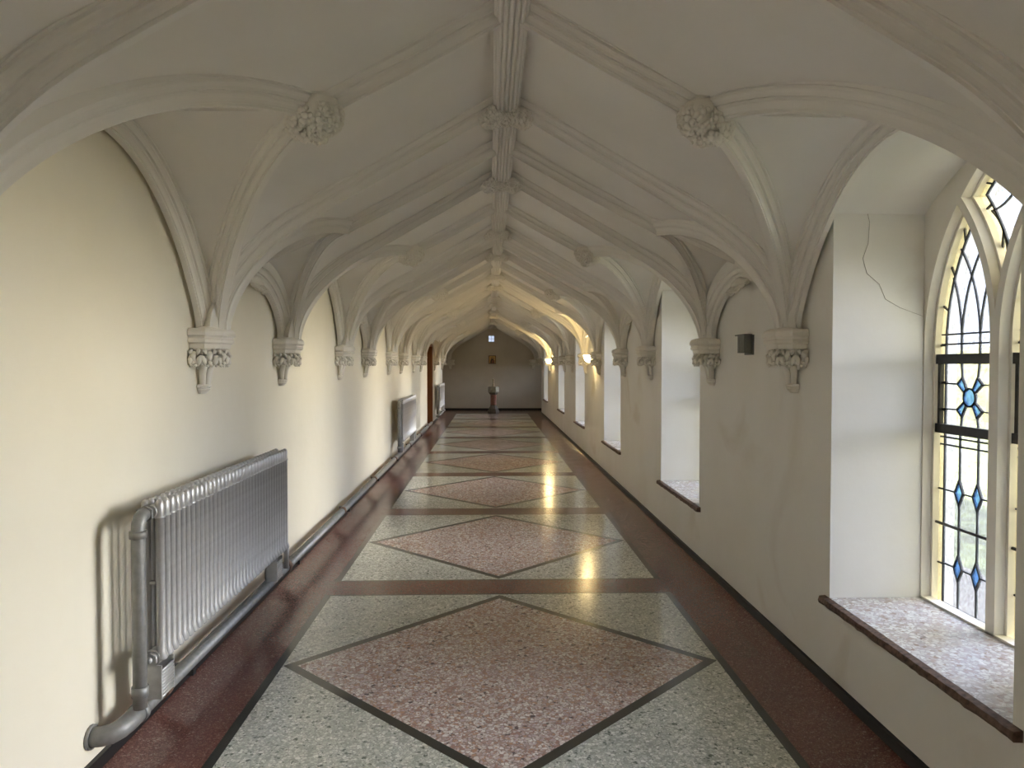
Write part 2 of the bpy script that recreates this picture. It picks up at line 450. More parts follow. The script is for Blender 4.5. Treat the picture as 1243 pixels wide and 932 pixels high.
tag(flo, 'polished terrazzo floor of pink diamonds in grey panels with dark red borders', 'floor', None, 'structure')
mb = MB(); mb.box(-3.4, 3.6, YB - .3, YE + .4, -.3, -.01)
tag(mb.build('ground_slab', M['darkstone']), 'slab under the terrazzo floor', 'floor', None, 'structure')

# ------------------------------------------------------------------ walls
def rect(a0, a1, b0, b1): return [(a0, b0), (a1, b0), (a1, b1), (a0, b1)]
def arch_hole(bay, wide, c, hw, zb, lift=.03):
    cb = (bay[0] + bay[1]) / 2; S = (bay[1] - bay[0]) / 2
    zf = z_wall_wide if wide else z_wall_nar
    pts = [(c - hw, zb), (c + hw, zb)]
    for i in range(21):
        y = c + hw - 2 * hw * i / 20
        pts.append((y, zf(min(1, abs(y - cb) / S)) + lift))
    return pts
holes_r = [arch_hole(WIDE[i], True, c, hw, zb) for i, (c, hw, zb) in enumerate(WIN)]
XW = 1.985
wr = plate('wall_right', [rect(YB, 22.9, -.02, 3.12)] + holes_r, W, XW, M['wall_r'])
tag(wr, 'cream plastered wall pierced by deep pointed window recesses', 'wall', None, 'structure')
wl = plate('wall_left', [rect(YB, 22.9, -.02, 3.12), rect(17.36, 19.14, .02, 2.12)], -W, -W - .42, M['wall'])
cb_, S_ = (NARR[-1][0] + NARR[-1][1]) / 2, (NARR[-1][1] - NARR[-1][0]) / 2
lint = [(22.9 + (YE - 22.9) * i / 16, z_wall_nar(min(1, abs(22.9 + (YE - 22.9) * i / 16 - cb_) / S_)) + .03) for i in range(17)] + [(YE, 3.12), (22.9, 3.12)]
for nm_, sx_, m_ in (('right', 1, 'wall_r'), ('left', -1, 'wall')):
    tag(plate('wall_lintel_' + nm_, [lint], sx_ * W, sx_ * (W + .42), M[m_]), 'plastered arch head over the side passage by the end wall, %s' % ('window wall side' if sx_ > 0 else 'radiator wall side'), 'wall', None, 'structure')
tag(wl, 'long bare cream plastered wall carrying the silver radiators', 'wall', None, 'structure')
wb = plate('wall_back', [rect(-W - .4, W + .4, -.02, 3.12)], YB, YB - .2, M['wall'], axis='Y')
tag(wb, 'cream wall closing the corridor behind the viewer', 'wall', None, 'structure')
SQ = (-.117, .083, 2.335, 2.55)
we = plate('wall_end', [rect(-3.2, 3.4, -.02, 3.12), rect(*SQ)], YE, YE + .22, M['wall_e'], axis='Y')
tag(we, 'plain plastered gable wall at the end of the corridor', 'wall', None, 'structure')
# side passage enclosures beside the end wall
mb = MB()
mb.box(-3.2, -3.0, 22.5, YE + .2, -.02, 3.12); mb.box(-3.0, -W - .42, 22.55, 22.75, -.02, 3.12); mb.box(-3.0, -W - .4, 22.5, YE + .1, 2.5, 2.6)
tag(mb.build('wall_passage', M['wall']), 'plain walls of the dark passage opening beside the end wall', 'wall', None, 'structure')
pw = plate('wall_side', [rect(22.5, YE + .2, -.02, 3.12), rect(23.65, 24.25, .9, 1.7)], 2.9, 3.1, M['wall'])
tag(pw, 'plain wall with the daylight window of the side passage', 'wall', None, 'structure')
mb = MB(); mb.box(XW, 2.9, 22.55, 22.75, -.02, 3.12); mb.box(XW, 2.9, 22.75, YE + .1, 2.5, 2.6)
tag(mb.build('wall_return', M['wall']), 'short return wall and lid of the side passage', 'wall', None, 'structure')
mb = MB()
mb.box(-2.5, -2.35, 17.1, 19.4, -.02, 3.12); mb.box(-2.35, -W - .42, 17.1, 17.3, -.02, 3.12); mb.box(-2.35, -W - .42, 19.2, 19.4, -.02, 3.12); mb.box(-2.35, -W - .42, 17.3, 19.2, 2.2, 2.3)
tag(mb.build('wall_doorway', M['wall']), 'plain walls of the lobby behind the wooden doorway', 'wall', None, 'structure')

# baseboards
def skirting(name, segs, sx, label):
    mb = MB()
    for a, b in segs:
        x0, x1 = sorted((sx * 1.531, sx * 1.5495)); mb.box(x0, x1, a, b, .018, .074)
    tag(mb.build(name, M['skirt']), label, 'skirting', None, 'structure')
skirting('baseboard_right', [(YB + .01, 22.9)], 1, 'narrow black skirting along the foot of the window wall')
skirting('baseboard_left', [(YB + .01, 17.34), (19.16, 22.9)], -1, 'narrow black skirting along the foot of the radiator wall')
mb = MB(); mb.box(-2.9, 2.8, YE - .02, YE - .0005, .001, .07)
tag(mb.build('baseboard_end', M['skirt']), 'narrow black skirting along the foot of the end wall', 'skirting', None, 'structure')

# crack in the plaster of the first visible recess
mb = MB()
ck = [(1.62, 2.36), (1.70, 2.30), (1.72, 2.22), (1.715, 2.12), (1.69, 2.05), (1.71, 1.98), (1.77, 1.93), (1.80, 1.86), (1.87, 1.82), (1.98, 1.78)]
mb.tube([(x, 3.3993, z) for x, z in ck], .0011, 5)
o = mb.build('plaster_crack', M['crack'], wr)

# doorway timber
dr = thing('door_1', 'brown varnished timber doorway set in the radiator wall', 'door', (-1.56, 18.25, 0), 0, None, 'structure')
mb = MB(); mb.box(-.40, .0, .78, .885, .03, 2.10); mb.build('door_jamb', M['wood'], dr)
mb = MB(); mb.box(-.40, .0, -.885, -.80, .03, 2.10); mb.build('door_jamb', M['wood'], dr)
mb = MB(); mb.box(-.40, .0, -.80, .78, 2.02, 2.10); mb.build('door_head', M['wood'], dr)
mb = MB(); mb.box(-.38, -.335, -.795, .775, .04, 2.015)
for (a, b, c2, d) in ((-.70, -.08, .2, .9), (.08, .70, .2, .9), (-.70, -.08, 1.05, 1.9), (.08, .70, 1.05, 1.9)):
    mb.box(-.335, -.325, a, b, c2, d)
dl = mb.build('door_leaf', M['wood'], dr)
mb = MB(); mb.ball((-.29, .70, 1.0), .03); mb.tube([(-.33, .70, 1.0), (-.29, .70, 1.0)], .012, 8); mb.build('door_knob', M['brass'], dl)

# ------------------------------------------------------------------ windows
VC = .465; LC, LH = .253, .212; AR = .93; ZL = 1.64
def lancet(c, hw, zb, r, n=14):
    """outline of a pointed light"""
    pts = [(c - hw, zb), (c + hw, zb)]
    a1 = math.acos((r - hw) / r)
    pts += [(c + hw - r + r * math.cos(a1 * i / n), ZL + r * math.sin(a1 * i / n)) for i in range(n + 1)]
    pts += [(c - hw + r - r * math.cos(a1 * i / n), ZL + r * math.sin(a1 * i / n)) for i in range(n - 1, -1, -1)]
    return pts
def dagger(g, n=12):
    """eye of the tracery between the main arch and the two lancets; g widens (+) or narrows (-) it"""
    ro, ri = AR + g, AR + .062 - g
    ca, cb = -VC, LC - LH + AR          # centres of the main arch and of the lancet's inner arc
    d = cb - ca; x = (d * d + ro * ro - ri * ri) / (2 * d); h = math.sqrt(ro * ro - x * x)
    th0 = math.atan2(h, x); th1 = math.acos((0 - ca) / ro)
    up = [(ca + ro * math.cos(th0 + (th1 - th0) * i / n), ZL + ro * math.sin(th0 + (th1 - th0) * i / n)) for i in range(n + 1)]
    b0 = math.acos((cb - 0) / ri); b1 = math.atan2(h, d - x)
    lo = [(cb - ri * math.cos(b0 + (b1 - b0) * i / n), ZL + ri * math.sin(b0 + (b1 - b0) * i / n)) for i in range(n + 1)]
    right = lo + up[1:]                  # bottom point -> corner -> apex
    left = [(-a, z) for a, z in reversed(right)][1:-1]
    return right + left
def bar2(mb, p, q, x, w, d, mi=0):
    """a flat bar between two points of the glazing plane"""
    a, b = Vector((0, p[0], p[1])), Vector((0, q[0], q[1])); t = (b - a)
    if t.length < 1e-6: return
    t.normalize(); s = Vector((0, -t.z, t.y)) * (w / 2); e = t * (w * .3)
    v = []
    for xx in (x - d / 2, x + d / 2):
        for pt in (a - e - s, b + e - s, b + e + s, a - e + s): v.append((xx, pt.y, pt.z))
    mb.add(v, [(0, 1, 2, 3), (7, 6, 5, 4), (0, 4, 5, 1), (1, 5, 6, 2), (2, 6, 7, 3), (3, 7, 4, 0)], mi)
def path2(mb, pts, x, w, d, closed=False):
    for i in range(len(pts) if closed else len(pts) - 1): bar2(mb, pts[i], pts[(i + 1) % len(pts)], x, w, d)
def bez(p, c, q, n=8): return [((1 - t) ** 2 * p[0] + 2 * t * (1 - t) * c[0] + t * t * q[0], (1 - t) ** 2 * p[1] + 2 * t * (1 - t) * c[1] + t * t * q[1]) for t in [i / n for i in range(n + 1)]]
XG = .075                                # glass plane behind the face of the stone
ZB = .40
def make_window(name, label, c, hw, zb):
    root = thing(name, label, 'window', (XW, c + .125, 0), 0, 'stained glass corridor windows', 'structure')
    y0, y1 = -.125 - hw - .12, -.125 + hw + .12
    outer = rect(y0, y1, .2, 2.78)
    f = plate('stone_frame', [outer, lancet(LC, LH + .014, zb - .045, AR + .014), lancet(-LC, LH + .014, zb - .045, AR + .014), dagger(.012)], .002, .045, M['stone'], root)
    plate('stone_tracery', [outer, lancet(LC, LH, zb - .045, AR), lancet(-LC, LH, zb - .045, AR), dagger(0)], .0455, .15, M['stone'], root)
    dz = zb - .44
    lead = MB(); clear = MB(); amb = MB()
    def Z(z): return z + dz * max(0, min(1, (1.64 - z) / 1.2))
    bars = []
    for sc in (-1, 1):
        cc = sc * LC
        o_ = lancet(cc, LH, zb - .04, AR); i_ = lancet(cc, LH - .04, zb + .0, AR - .04)
        k = len(o_)
        clear.add([(XG, a, z) for a, z in i_], [tuple(range(k))])
        amb.add([(XG, a, z) for a, z in o_] + [(XG, a, z) for a, z in i_], [(j, (j + 1) % k, k + (j + 1) % k, k + j) for j in range(k)])
        path2(lead, i_, XG, .007, .010, True)
        for j in range(2, k, 4): bar2(lead, o_[j], i_[j], XG, .008, .010)
        for z in (.62, .97, 1.34, 1.47):
            for s in (-1, 1): bar2(lead, (cc + s * LH, Z(z)), (cc + s * (LH - .045), Z(z)), XG, .007, .010)
        V = .062
        # lower panel: verticals broken by diamonds, cross leads
        for s in (-1, 1):
            u = cc + s * V
            stops = [zb, Z(.625) - .058, Z(.625) + .058, Z(.97) - .058, Z(.97) + .058, 1.24]
            for a, b2 in ((0, 1), (2, 3), (4, 5)): bar2(lead, (u, stops[a]), (u, stops[b2]), XG, .006, .010)
            for zc in (Z(.625), Z(.97)):
                dm = [(u - .028, zc), (u, zc + .058), (u + .028, zc), (u, zc - .058)]
                path2(lead, dm, XG - .001, .007, .012, True)
                bm_ = MB(); bm_.add([(XG - .004, a, z) for a, z in dm], [(0, 1, 2, 3)]); bm_.build('blue_diamond', M['blue'], root)
                bar2(lead, (u + s * .028, zc), (cc + s * (LH - .04), zc), XG, .006, .010)
        for zc in (Z(.625), Z(.97)): bar2(lead, (cc - V + .028, zc), (cc + V - .028, zc), XG, .006, .010)
        for z in (1.18, 1.215, 1.645, 1.69): bar2(lead, (cc - LH + .01, z), (cc + LH - .01, z), XG, .007, .010)
        # hopper panel with the blue roundel
        zr = 1.405
        ring = [(cc + .040 * math.cos(2 * PI * j / 20), zr + .040 * math.sin(2 * PI * j / 20)) for j in range(20)]
        bl = MB(); bl.add([(XG - .004, a, z) for a, z in ring], [tuple(range(20))])
        path2(lead, ring, XG - .001, .007, .012, True)
        for s in (-1, 1):
            for t in (-1, 1):
                q = [(cc + s * .022, zr + t * .036), (cc + s * .052, zr + t * .088), (cc + s * .084, zr + t * .058), (cc + s * .037, zr + t * .022)]
                bl.add([(XG - .004, a, z) for a, z in q], [(0, 1, 2, 3)])
                path2(lead, q, XG - .001, .007, .012, True)
                bar2(lead, (cc + s * .052, zr + t * .088), (cc + s * V, 1.57 if t > 0 else 1.25), XG, .006, .010)
                bar2(lead, (cc + s * .084, zr + t * .058), (cc + s * LH * .95, zr + t * .06), XG, .006, .010)
        bl.build('blue_roundel', M['blue'], root)
        # head: interlacing curves
        for s in (-1, 1):
            bar2(lead, (cc + s * V, 1.59), (cc + s * V, 1.70), XG, .006, .010)
            path2(lead, bez((cc + s * V, 1.69), (cc + s * .072, 1.83), (cc + s * .125, 1.945)), XG, .006, .010)
            path2(lead, bez((cc + s * V, 1.69), (cc + s * .045, 1.91), (cc - s * .075, 2.07), 10), XG, .006, .010)
        hb = MB()
        for z, w in ((1.577, .045), (1.255, .042)): bar2(hb, (cc - LH + .012, z), (cc + LH - .012, z), XG - .012, w, .026)
        for s in (-1, 1): bar2(hb, (cc + s * (LH - .014), 1.255), (cc + s * (LH - .014), 1.577), XG - .008, .018, .02)
        hb.build('hopper_frame', M['iron'], root)
        sb = MB(); sb.tube([(XG - .012, cc - LH - .01, Z(.81)), (XG - .012, cc + LH + .01, Z(.81))], .007, 8); sb.build('saddle_bar', M['iron'], root)
    dg_o, dg_i = dagger(-.0), dagger(-.035); k = len(dg_o)
    clear.add([(XG, a, z) for a, z in dg_i], [tuple(range(k))])
    amb.add([(XG, a, z) for a, z in dg_o] + [(XG, a, z) for a, z in dg_i], [(j, (j + 1) % k, k + (j + 1) % k, k + j) for j in range(k)])
    path2(lead, dg_i, XG, .007, .010, True)
    for j in range(0, k, 5): bar2(lead, dg_o[j], dg_i[j], XG, .008, .010)
    for s in (-1, 1):
        path2(lead, bez((s * .02, 1.93), (s * .03, 2.12), (s * .13, 2.20)), XG, .006, .010)
        path2(lead, bez((s * .13, 2.20), (s * .06, 2.20), (0, 2.25)), XG, .006, .010)
    clear.build('clear_glazing', M['clear'], root, fix=False); amb.build('amber_border', M['amber'], root, fix=False)
    lead.build('lead_lines', M['lead'], root)
    # window board: terrazzo slab with a chipped dark nosing
    s_ = MB(); s_.box(W - XW + .0, -.0005, -.125 - hw + .002, -.125 + hw - .002, zb - .045, zb + .004)
    s_.build('window_sill', M['sill'], root)
    n_ = MB(); x0 = W - XW; ny = 46; v = []
    ya, yb = -.125 - hw - .045, -.125 + hw + .045
    for i in range(ny + 1):
        y = ya + (yb - ya) * i / ny
        for (dx, z) in ((-.001, zb - .032), (-.030, zb - .030), (-.036, zb - .018), (-.030, zb + .001), (-.001, zb + .0045)):
            r = .0035 * noise.noise(Vector((y * 26, z * 60, c)))
            v.append((x0 + dx + (r if dx < -.01 else 0), y, z + (r if dx < -.01 else 0)))
    n_.add(v, [(i * 5 + j, i * 5 + (j + 1) % 5, (i + 1) * 5 + (j + 1) % 5, (i + 1) * 5 + j) for i in range(ny) for j in range(5)] + [tuple(range(5)), tuple(ny * 5 + j for j in range(5))])
    n_.build('sill_nosing', M['nosing'], root)
    st = MB(); st.box(.002, .055, -LC - LH - .015, LC + LH + .015, zb - .043, zb + .012); st.build('glazing_ledge', M['stone'], root)
    return root
for i, (c, hw, zb) in enumerate(WIN):
    n = i - 1
    lab = 'leaded glass window with blue diamonds beyond a terrazzo sill, %s along the window wall' % ORD[n - 1] if n >= 1 else 'leaded glass window behind the viewer, %s' % ('just out of view' if i else 'at the back end')
    make_window('window_%d' % (n if n >= 1 else 9 - i), lab, c, hw, zb)
# small square light in the end wall
wq = thing('window_10', 'tiny square four-pane window high in the end wall', 'window', (-.017, YE, 2.4425), 0, None, 'structure')
mb = MB(); mb.add([(-.1, .1, -.1075), (.1, .1, -.1075), (.1, .1, .1075), (-.1, .1, .1075)], [(0, 1, 2, 3)]); mb.build('window_pane', M['plain'], wq)
mb = MB()
for a in (-.096, 0, .096): mb.box(a - .004, a + .004, .08, .12, -.1075, .1075)
for a in (-.1035, 0, .1035): mb.box(-.1, .1, .08, .12, a - .004, a + .004)
mb.build('glazing_bars', M['white'], wq)
wp = thing('window_11', 'plain daylight window inside the side passage', 'window', (2.97, 23.95, 1.3), 0, None, 'structure')
mb = MB(); mb.add([(0, -.3, -.4), (0, .3, -.4), (0, .3, .4), (0, -.3, .4)], [(0, 1, 2, 3)]); mb.build('window_pane', M['plain'], wp)
mb = MB()
for a in (-.28, 0, .28): mb.box(-.03, .03, a - .02, a + .02, -.4, .4)
for a in (-.38, .05, .38): mb.box(-.03, .03, -.3, .3, a - .02, a + .02)
mb.build('window_frame', M['white'], wp)

# ------------------------------------------------------------------ carved corbels
def leaf(mb, pts, wid, thick, up):
    """a thick carved frond: centre lobe with two side lobes"""
    k = len(pts)
    mb.tube(pts, [wid * w for w in ([.45, .7, 1.0, 1.05, .8, .45] if k == 6 else [.6 + .4 * math.sin(PI * i / (k - 1)) for i in range(k)])], 8, flat=(thick / wid, 1), up=up)
def corbel_parts(root):
    plan = [(0, -.150), (.085, -.150), (.148, -.088), (.148, .088), (.085, .150), (0, .150)]
    lv = [(0, .93), (-.010, 1.0), (-.020, 1.03), (-.036, 1.035), (-.044, .97), (-.050, .955), (-.058, .99), (-.070, .985), (-.078, .90), (-.100, .88)]
    mb = MB(); v = []
    for z, s in lv: v += [(max(.001, x * s) if x > 0 else .001, y * s, z) for x, y in plan]
    k = 6
    mb.add(v, [(i * k + j, i * k + (j + 1) % k, (i + 1) * k + (j + 1) % k, (i + 1) * k + j) for i in range(len(lv) - 1) for j in range(k)] + [tuple(range(k)), tuple((len(lv) - 1) * k + j for j in range(k))])
    # scalloped seat under the ribs
    for y in (-.075, .0, .075): mb.ball((.075, y, -.001), .058, 8, 0, (1, .85, .22))
    mb.build('abacus', M['carve'], root)
    mb = MB(); v = []
    core = [(-.098, .105, .125), (-.14, .075, .095), (-.19, .055, .060)]
    for z, d, w in core: v += [(.001, -w, z), (d * .6, -w, z), (d, -w * .5, z), (d, w * .5, z), (d * .6, w, z), (.001, w, z)]
    mb.add(v, [(i * k + j, i * k + (j + 1) % k, (i + 1) * k + (j + 1) % k, (i + 1) * k + j) for i in range(2) for j in range(k)] + [tuple(range(k)), tuple(12 + j for j in range(k))])
    for n_, ph in enumerate((-80, -48, -16, 16, 48, 80)):
        a = math.radians(ph); dx, dy = math.cos(a), math.sin(a)
        def P(r, z, off=0): return (max(.012, r * dx - off * dy), r * dy * 1.05 + off * dx, z)
        leaf(mb, [P(.045, -.205), P(.070, -.170), P(.098, -.135), P(.128, -.120), P(.148, -.136), P(.138, -.162)], .0165, .011, (dx, dy, .4))
        for s in (-1, 1):
            leaf(mb, [P(.066, -.178, s * .004), P(.094, -.150, s * .018), P(.120, -.142, s * .028), P(.140, -.152, s * .031), P(.143, -.172, s * .026), P(.128, -.182, s * .020)], .0125, .009, (dx, dy, .3))
            leaf(mb, [P(.090, -.138, s * .006), P(.108, -.120, s * .016), P(.124, -.110, s * .022), P(.136, -.112, s * .024), P(.140, -.122, s * .021), P(.132, -.130, s * .016)], .0105, .008, (dx, dy, .3))
            mb.ball(P(.134, -.186, s * .010), .0085, 6)
        mb.ball(P(.142, -.172), .0105, 6)
    mb.build('foliage_carving', M['carve'], root)
    mb = MB()
    for y0, x0 in ((-.040, .018), (0, .036), (.040, .018)):
        mb.tube([(x0 + .022, y0 * 1.25, -.18), (x0 + .010, y0 * .9, -.225), (x0 + .004, y0 * .55, -.275), (x0 + .002, y0 * .45, -.30)], [.020, .0175, .015, .014], 8)
    mb.build('stem', M['carve'], root)
    mb = MB(); v = []
    hp = [(-.282, .040), (-.288, .047), (-.296, .047), (-.300, .040), (-.306, .043), (-.313, .038), (-.322, .030), (-.330, .026)]
    n = 9
    for z, r in hp: v += [(max(.001, .002 + r * 1.15 * math.cos(-PI / 2 + PI * j / (n - 1))), r * math.sin(-PI / 2 + PI * j / (n - 1)), z) for j in range(n)]
    mb.add(v, [(i * n + j, i * n + (j + 1) % n, (i + 1) * n + (j + 1) % n, (i + 1) * n + j) for i in range(len(hp) - 1) for j in range(n)] + [tuple(range(n)), tuple((len(hp) - 1) * n + j for j in range(n))])
    mb.build('knop', M['carve'], root)
cor = None
for sx in (-1, 1):
    side = 'radiator' if sx < 0 else 'window'
    ys = [y for y in FEET[1:] if not (sx < 0 and abs(y - 17.53) < .01)] + [24.84]
    for i, y in enumerate(ys):
        if i == len(ys) - 1: lab = 'carved plaster corbel in the corner of the end wall on the %s wall side' % side
        else: lab = 'carved leafy plaster corbel on the %s wall, %s one counting from the entrance end' % (side, ORD[i])
        loc = (sx * (W - .0008), y, ZS + .012); rz = 0 if sx < 0 else PI
        if i == len(ys) - 1: loc = (sx * 1.42, YE - .0008, ZS + .012); rz = -PI / 2
        if cor is None:
            cor = thing('corbel', lab, 'corbel', loc, 0, 'carved vault corbels'); corbel_parts(cor)
        else: dup(cor, loc, rz, lab)

# ------------------------------------------------------------------ carved bosses
def rosette(mb, c, R, ax, ay, az, n, seed, drop=.05):
    rnd = random.Random(seed); c = Vector(c); ax, ay, az = Vector(ax), Vector(ay), Vector(az)
    def P(r, a, h): return c + ax * (r * math.cos(a)) + ay * (r * math.sin(a)) - az * h
    for ring, (cnt, r1, h1) in enumerate(((n, 1.0, .25), (n - 1, .62, .9))):
        for j in range(cnt):
            a = 2 * PI * (j + .5 * ring) / cnt + rnd.uniform(-.12, .12); rr = R * r1 * rnd.uniform(.9, 1.08)
            up = az * -1
            leaf(mb, [P(rr * .15, a, drop * h1), P(rr * .45, a, drop * (h1 + .35)), P(rr * .72, a, drop * (h1 + .45)), P(rr * .95, a, drop * (h1 + .2)), P(rr * 1.05, a, drop * (h1 - .25)), P(rr * .98, a, drop * (h1 - .45))], R * .24, R * .13, tuple(up))
            for s in (-1, 1):
                q = P(rr * .78, a + s * .30, drop * (h1 + .15)); mb.ball(q, R * .13, 6)
    mb.ball(P(0, 0, drop * 1.5), R * .26, 8)
def core_blob(mb, pts, r, flat): mb.tube(pts, r, 10, flat=flat, up=(0, 0, 1))
sl = math.atan(.52)
# ridge bosses: two leaf clusters spreading down either slope
def knobs(mb, c, rad, n, size, seed, ax, ay, az, low=-.35):
    """a carved lump: an egg-shaped core covered with small curled lobes and drilled hollows between them"""
    rnd = random.Random(seed); c, ax, ay, az = Vector(c), Vector(ax), Vector(ay), Vector(az)
    b = MB(); b.ball((0, 0, 0), 1.0, 10)
    mb.add([c + ax * (p[0] * rad[0] * .86) + ay * (p[1] * rad[1] * .86) + az * (p[2] * rad[2] * .86) for p in b.v], b.f, 0, True)
    for i in range(n):
        z = -1 + (1 - low * -1 + 1) * 0 + (1 + .25) * (i + .5) / n; ph = i * 2.39996 + rnd.uniform(-.2, .2)
        r = math.sqrt(max(0, 1 - z * z)); d = Vector((r * math.cos(ph), r * math.sin(ph), z))
        p = c + ax * (d.x * rad[0]) + ay * (d.y * rad[1]) + az * (d.z * rad[2])
        nn = (ax * (d.x / rad[0]) + ay * (d.y / rad[1]) + az * (d.z / rad[2])).normalized()
        tg = nn.orthogonal().normalized(); tg.rotate(Matrix.Rotation(rnd.uniform(0, 6.3), 3, nn)); bt = nn.cross(tg)
        k = size * rnd.uniform(.8, 1.2)
        for (u, w, rr) in ((0, 0, .62), (.75, .25, .5), (-.3, .78, .48), (-.45, -.7, .5)):
            q = p + tg * (u * k) + bt * (w * k) + nn * (k * (.25 if u or w else .42)); mb.ball(q, k * rr, 6)
rb = thing('ridge_boss', 'x', 'boss', (VX, 3.80, 2.885), 0, 'carved bosses on the ridge')
mb = MB()
for s_ in (-1, 1):
    az = Vector((s_ * math.sin(sl), 0, math.cos(sl))); ax = Vector((s_ * math.cos(sl), 0, -math.sin(sl)))
    knobs(mb, (s_ * .074, 0, -.052), (.062, .078, .050), 34, .019, 3 + s_, ax, (0, 1, 0), az)
mb.build('foliage_carving', M['carve'], rb)
mb = MB(); knobs(mb, (0, -.008, -.068), (.038, .055, .034), 14, .015, 9, (1, 0, 0), (0, 1, 0), (0, 0, 1)); mb.build('bud', M['carve'], rb)
for i, y in enumerate(FEET[1:] + [24.86]):
    lab = 'carved leaf boss on the ridge of the vault, %s from the entrance end' % ORD[i]
    if i == 0: rb['label'] = lab
    else: dup(rb, (VX, y, 2.885), 0, lab)
# bosses where the diagonals of each window bay meet
wbos = None
for sx in (-1, 1):
    for i, bay in enumerate(WIDE[2:]):
        lab = 'round carved foliage boss above the %s wall, %s of its row from the entrance' % ('radiator' if sx < 0 else 'window', ORD[i])
        loc = (sx * .735 + VX, (bay[0] + bay[1]) / 2, 2.49)
        if wbos is None:
            wbos = thing('vault_boss', lab, 'boss', loc, 0, 'carved bosses where diagonal ribs meet')
            s2 = math.atan(.30); az = Vector((-math.sin(s2), 0, math.cos(s2))); ax = Vector((math.cos(s2), 0, math.sin(s2)))
            mb = MB(); mb.lathe([(.05, -.062), (.078, -.045), (.090, -.01), (.088, .05)], 12)
            knobs(mb, (-.008, 0, -.014), (.100, .084, .064), 56, .020, 21, ax, (0, 1, 0), az)
            mb.build('foliage_carving', M['carve'], wbos)
            mb = MB(); knobs(mb, (.012, 0, -.078), (.030, .030, .024), 10, .012, 5, ax, (0, 1, 0), az); mb.build('bud', M['carve'], wbos)
        else: dup(wbos, loc, 0 if sx < 0 else PI, lab)
# crockets at the crown of the wall ribs in the blank bays
wc = None
for sx in (-1, 1):
    for i, bay in enumerate(NARR[2:7]):
        if sx < 0 and i == 4: continue
        lab = 'small leafy crocket at the wall rib crown on the %s wall, %s from the entrance' % ('radiator' if sx < 0 else 'window', ORD[i])
        loc = (sx * 1.49, (bay[0] + bay[1]) / 2, 2.065)
        if wc is None:
            wc = thing('wall_rib_boss', lab, 'boss', loc, 0, 'leafy bosses on the wall ribs')
            mb = MB()
            for j, y in enumerate((-.10, -.045, .0, .045, .10)):
                rosette(mb, (.012, y, -.012 - .03 * (1 - abs(y) * 8) if abs(y) < .1 else -.03), .032 + (.012 if j == 2 else 0), (.6, 0, -.8), (0, 1, 0), (-.8, 0, .6), 5, 40 + j, .035)
            mb.tube([(0, -.12, -.012), (.0, 0, .0), (0, .12, -.012)], [.02, .032, .02], 8)
            mb.build('foliage_carving', M['carve'], wc)
        else: dup(wc, loc, 0 if sx < 0 else PI, lab)

# ------------------------------------------------------------------ radiators and heating pipe
def rad_section():
    mb = MB(); xf, xb, z0, z1 = .027, -.027, .395, 1.020; r = .0168
    for x in (xf, xb):
        zz = [z0 - .012, z0 - .008, z0, z0 + .03, z1 - .074, z1 - .072, z1 - .066, z1 - .064, z1 - .018, z1 - .008, z1 - .002, z1]
        rr = [.012, .022, .0265, r, r, .0212, .0212, r, r, r * .82, r * .5, r * .12]
        mb.tube([(x, 0, z) for z in zz], rr, 12, up=(0, 1, 0))
    for z in (z0 + .004, z1 - .045):
        mb.tube([(0, -.0251, z), (0, .0251, z)], .026, 12)
        mb.tube([(xf, 0, z), (xb, 0, z)], .0165, 8)
    mb.tube([(0, -.0251, z0), (0, .0251, z0)], .033, 12)
    mb.tube([(xf, 0, .69), (xb, 0, .69)], .010, 6)
    return mb
def grille(y0):
    mb = MB(); mb.box(-.050, -.040, y0, y0 + .12, .2205, .356); mb.box(-.050, .024, y0, y0 + .008, .2205, .356); mb.box(-.050, .024, y0 + .112, y0 + .12, .2205, .356)
    for k in range(9): mb.tube([(.020, y0 + .006, .228 + .0128 * k), (.020, y0 + .114, .228 + .0128 * k)], .0055, 6)
    return mb
def radiator(label, y0, n, pitch, x, dz=0.0, near=True):
    r = thing('radiator', label, 'radiator', (x, y0, dz), 0, 'silver column radiators')
    first = None
    for k in range(n):
        if first is None: first = rad_section().build('section', M['silver'], r); first.location = (0, pitch * (k + .5), 0)
        else: c = first.copy(); COL.objects.link(c); c.parent = r; c.location = (0, pitch * (k + .5), 0)
        if pitch > .0505: first.scale = (1, pitch / .0502, 1)
    for yy in (.03, n * pitch - .20): grille(yy).build('support_grille', M['silver'], r)
    mb = MB()
    mb.tube([(-.012, -.072, .235), (-.012, -.072, .62), (-.012, -.072, .915), (-.012, -.067, .945), (-.012, -.05, .966), (-.012, -.03, .970), (-.012, .01, .970)], .0255, 14)
    for a, b in ((.28, .32), (.890, .918)): mb.tube([(-.012, -.072, a), (-.012, -.072, b)], .031, 14)
    mb.tube([(-.012, -.022, .970), (-.012, -.006, .970)], .034, 6)
    mb.build('riser_pipe', M['pipe'], r)
    mb = MB(); mb.tube([(.0, -.016, .397), (.0, .0, .397)], .027, 6); mb.ball((0, -.02, .397), .012, 8); mb.build('plug', M['silver'], r)
    mb = MB(); L = n * pitch; mb.tube([(.02, L - .03, .397), (.02, L + .012, .38), (.02, L + .018, .35), (.02, L + .018, .245)], .017, 10); mb.build('return_pipe', M['silver'], r)
    return r
radiator('large silver column radiator on the cream wall, the one beside the entrance', 2.885, 36, .0502, -1.390)
radiator('silver column radiator half way along the wall, short of the wooden doorway', 11.02, 38, .0502, -1.405, .01)
radiator('grey column radiator in shade beyond the wooden doorway', 19.62, 40, .0520, -1.450, .0)
px, pz = -1.445, .182
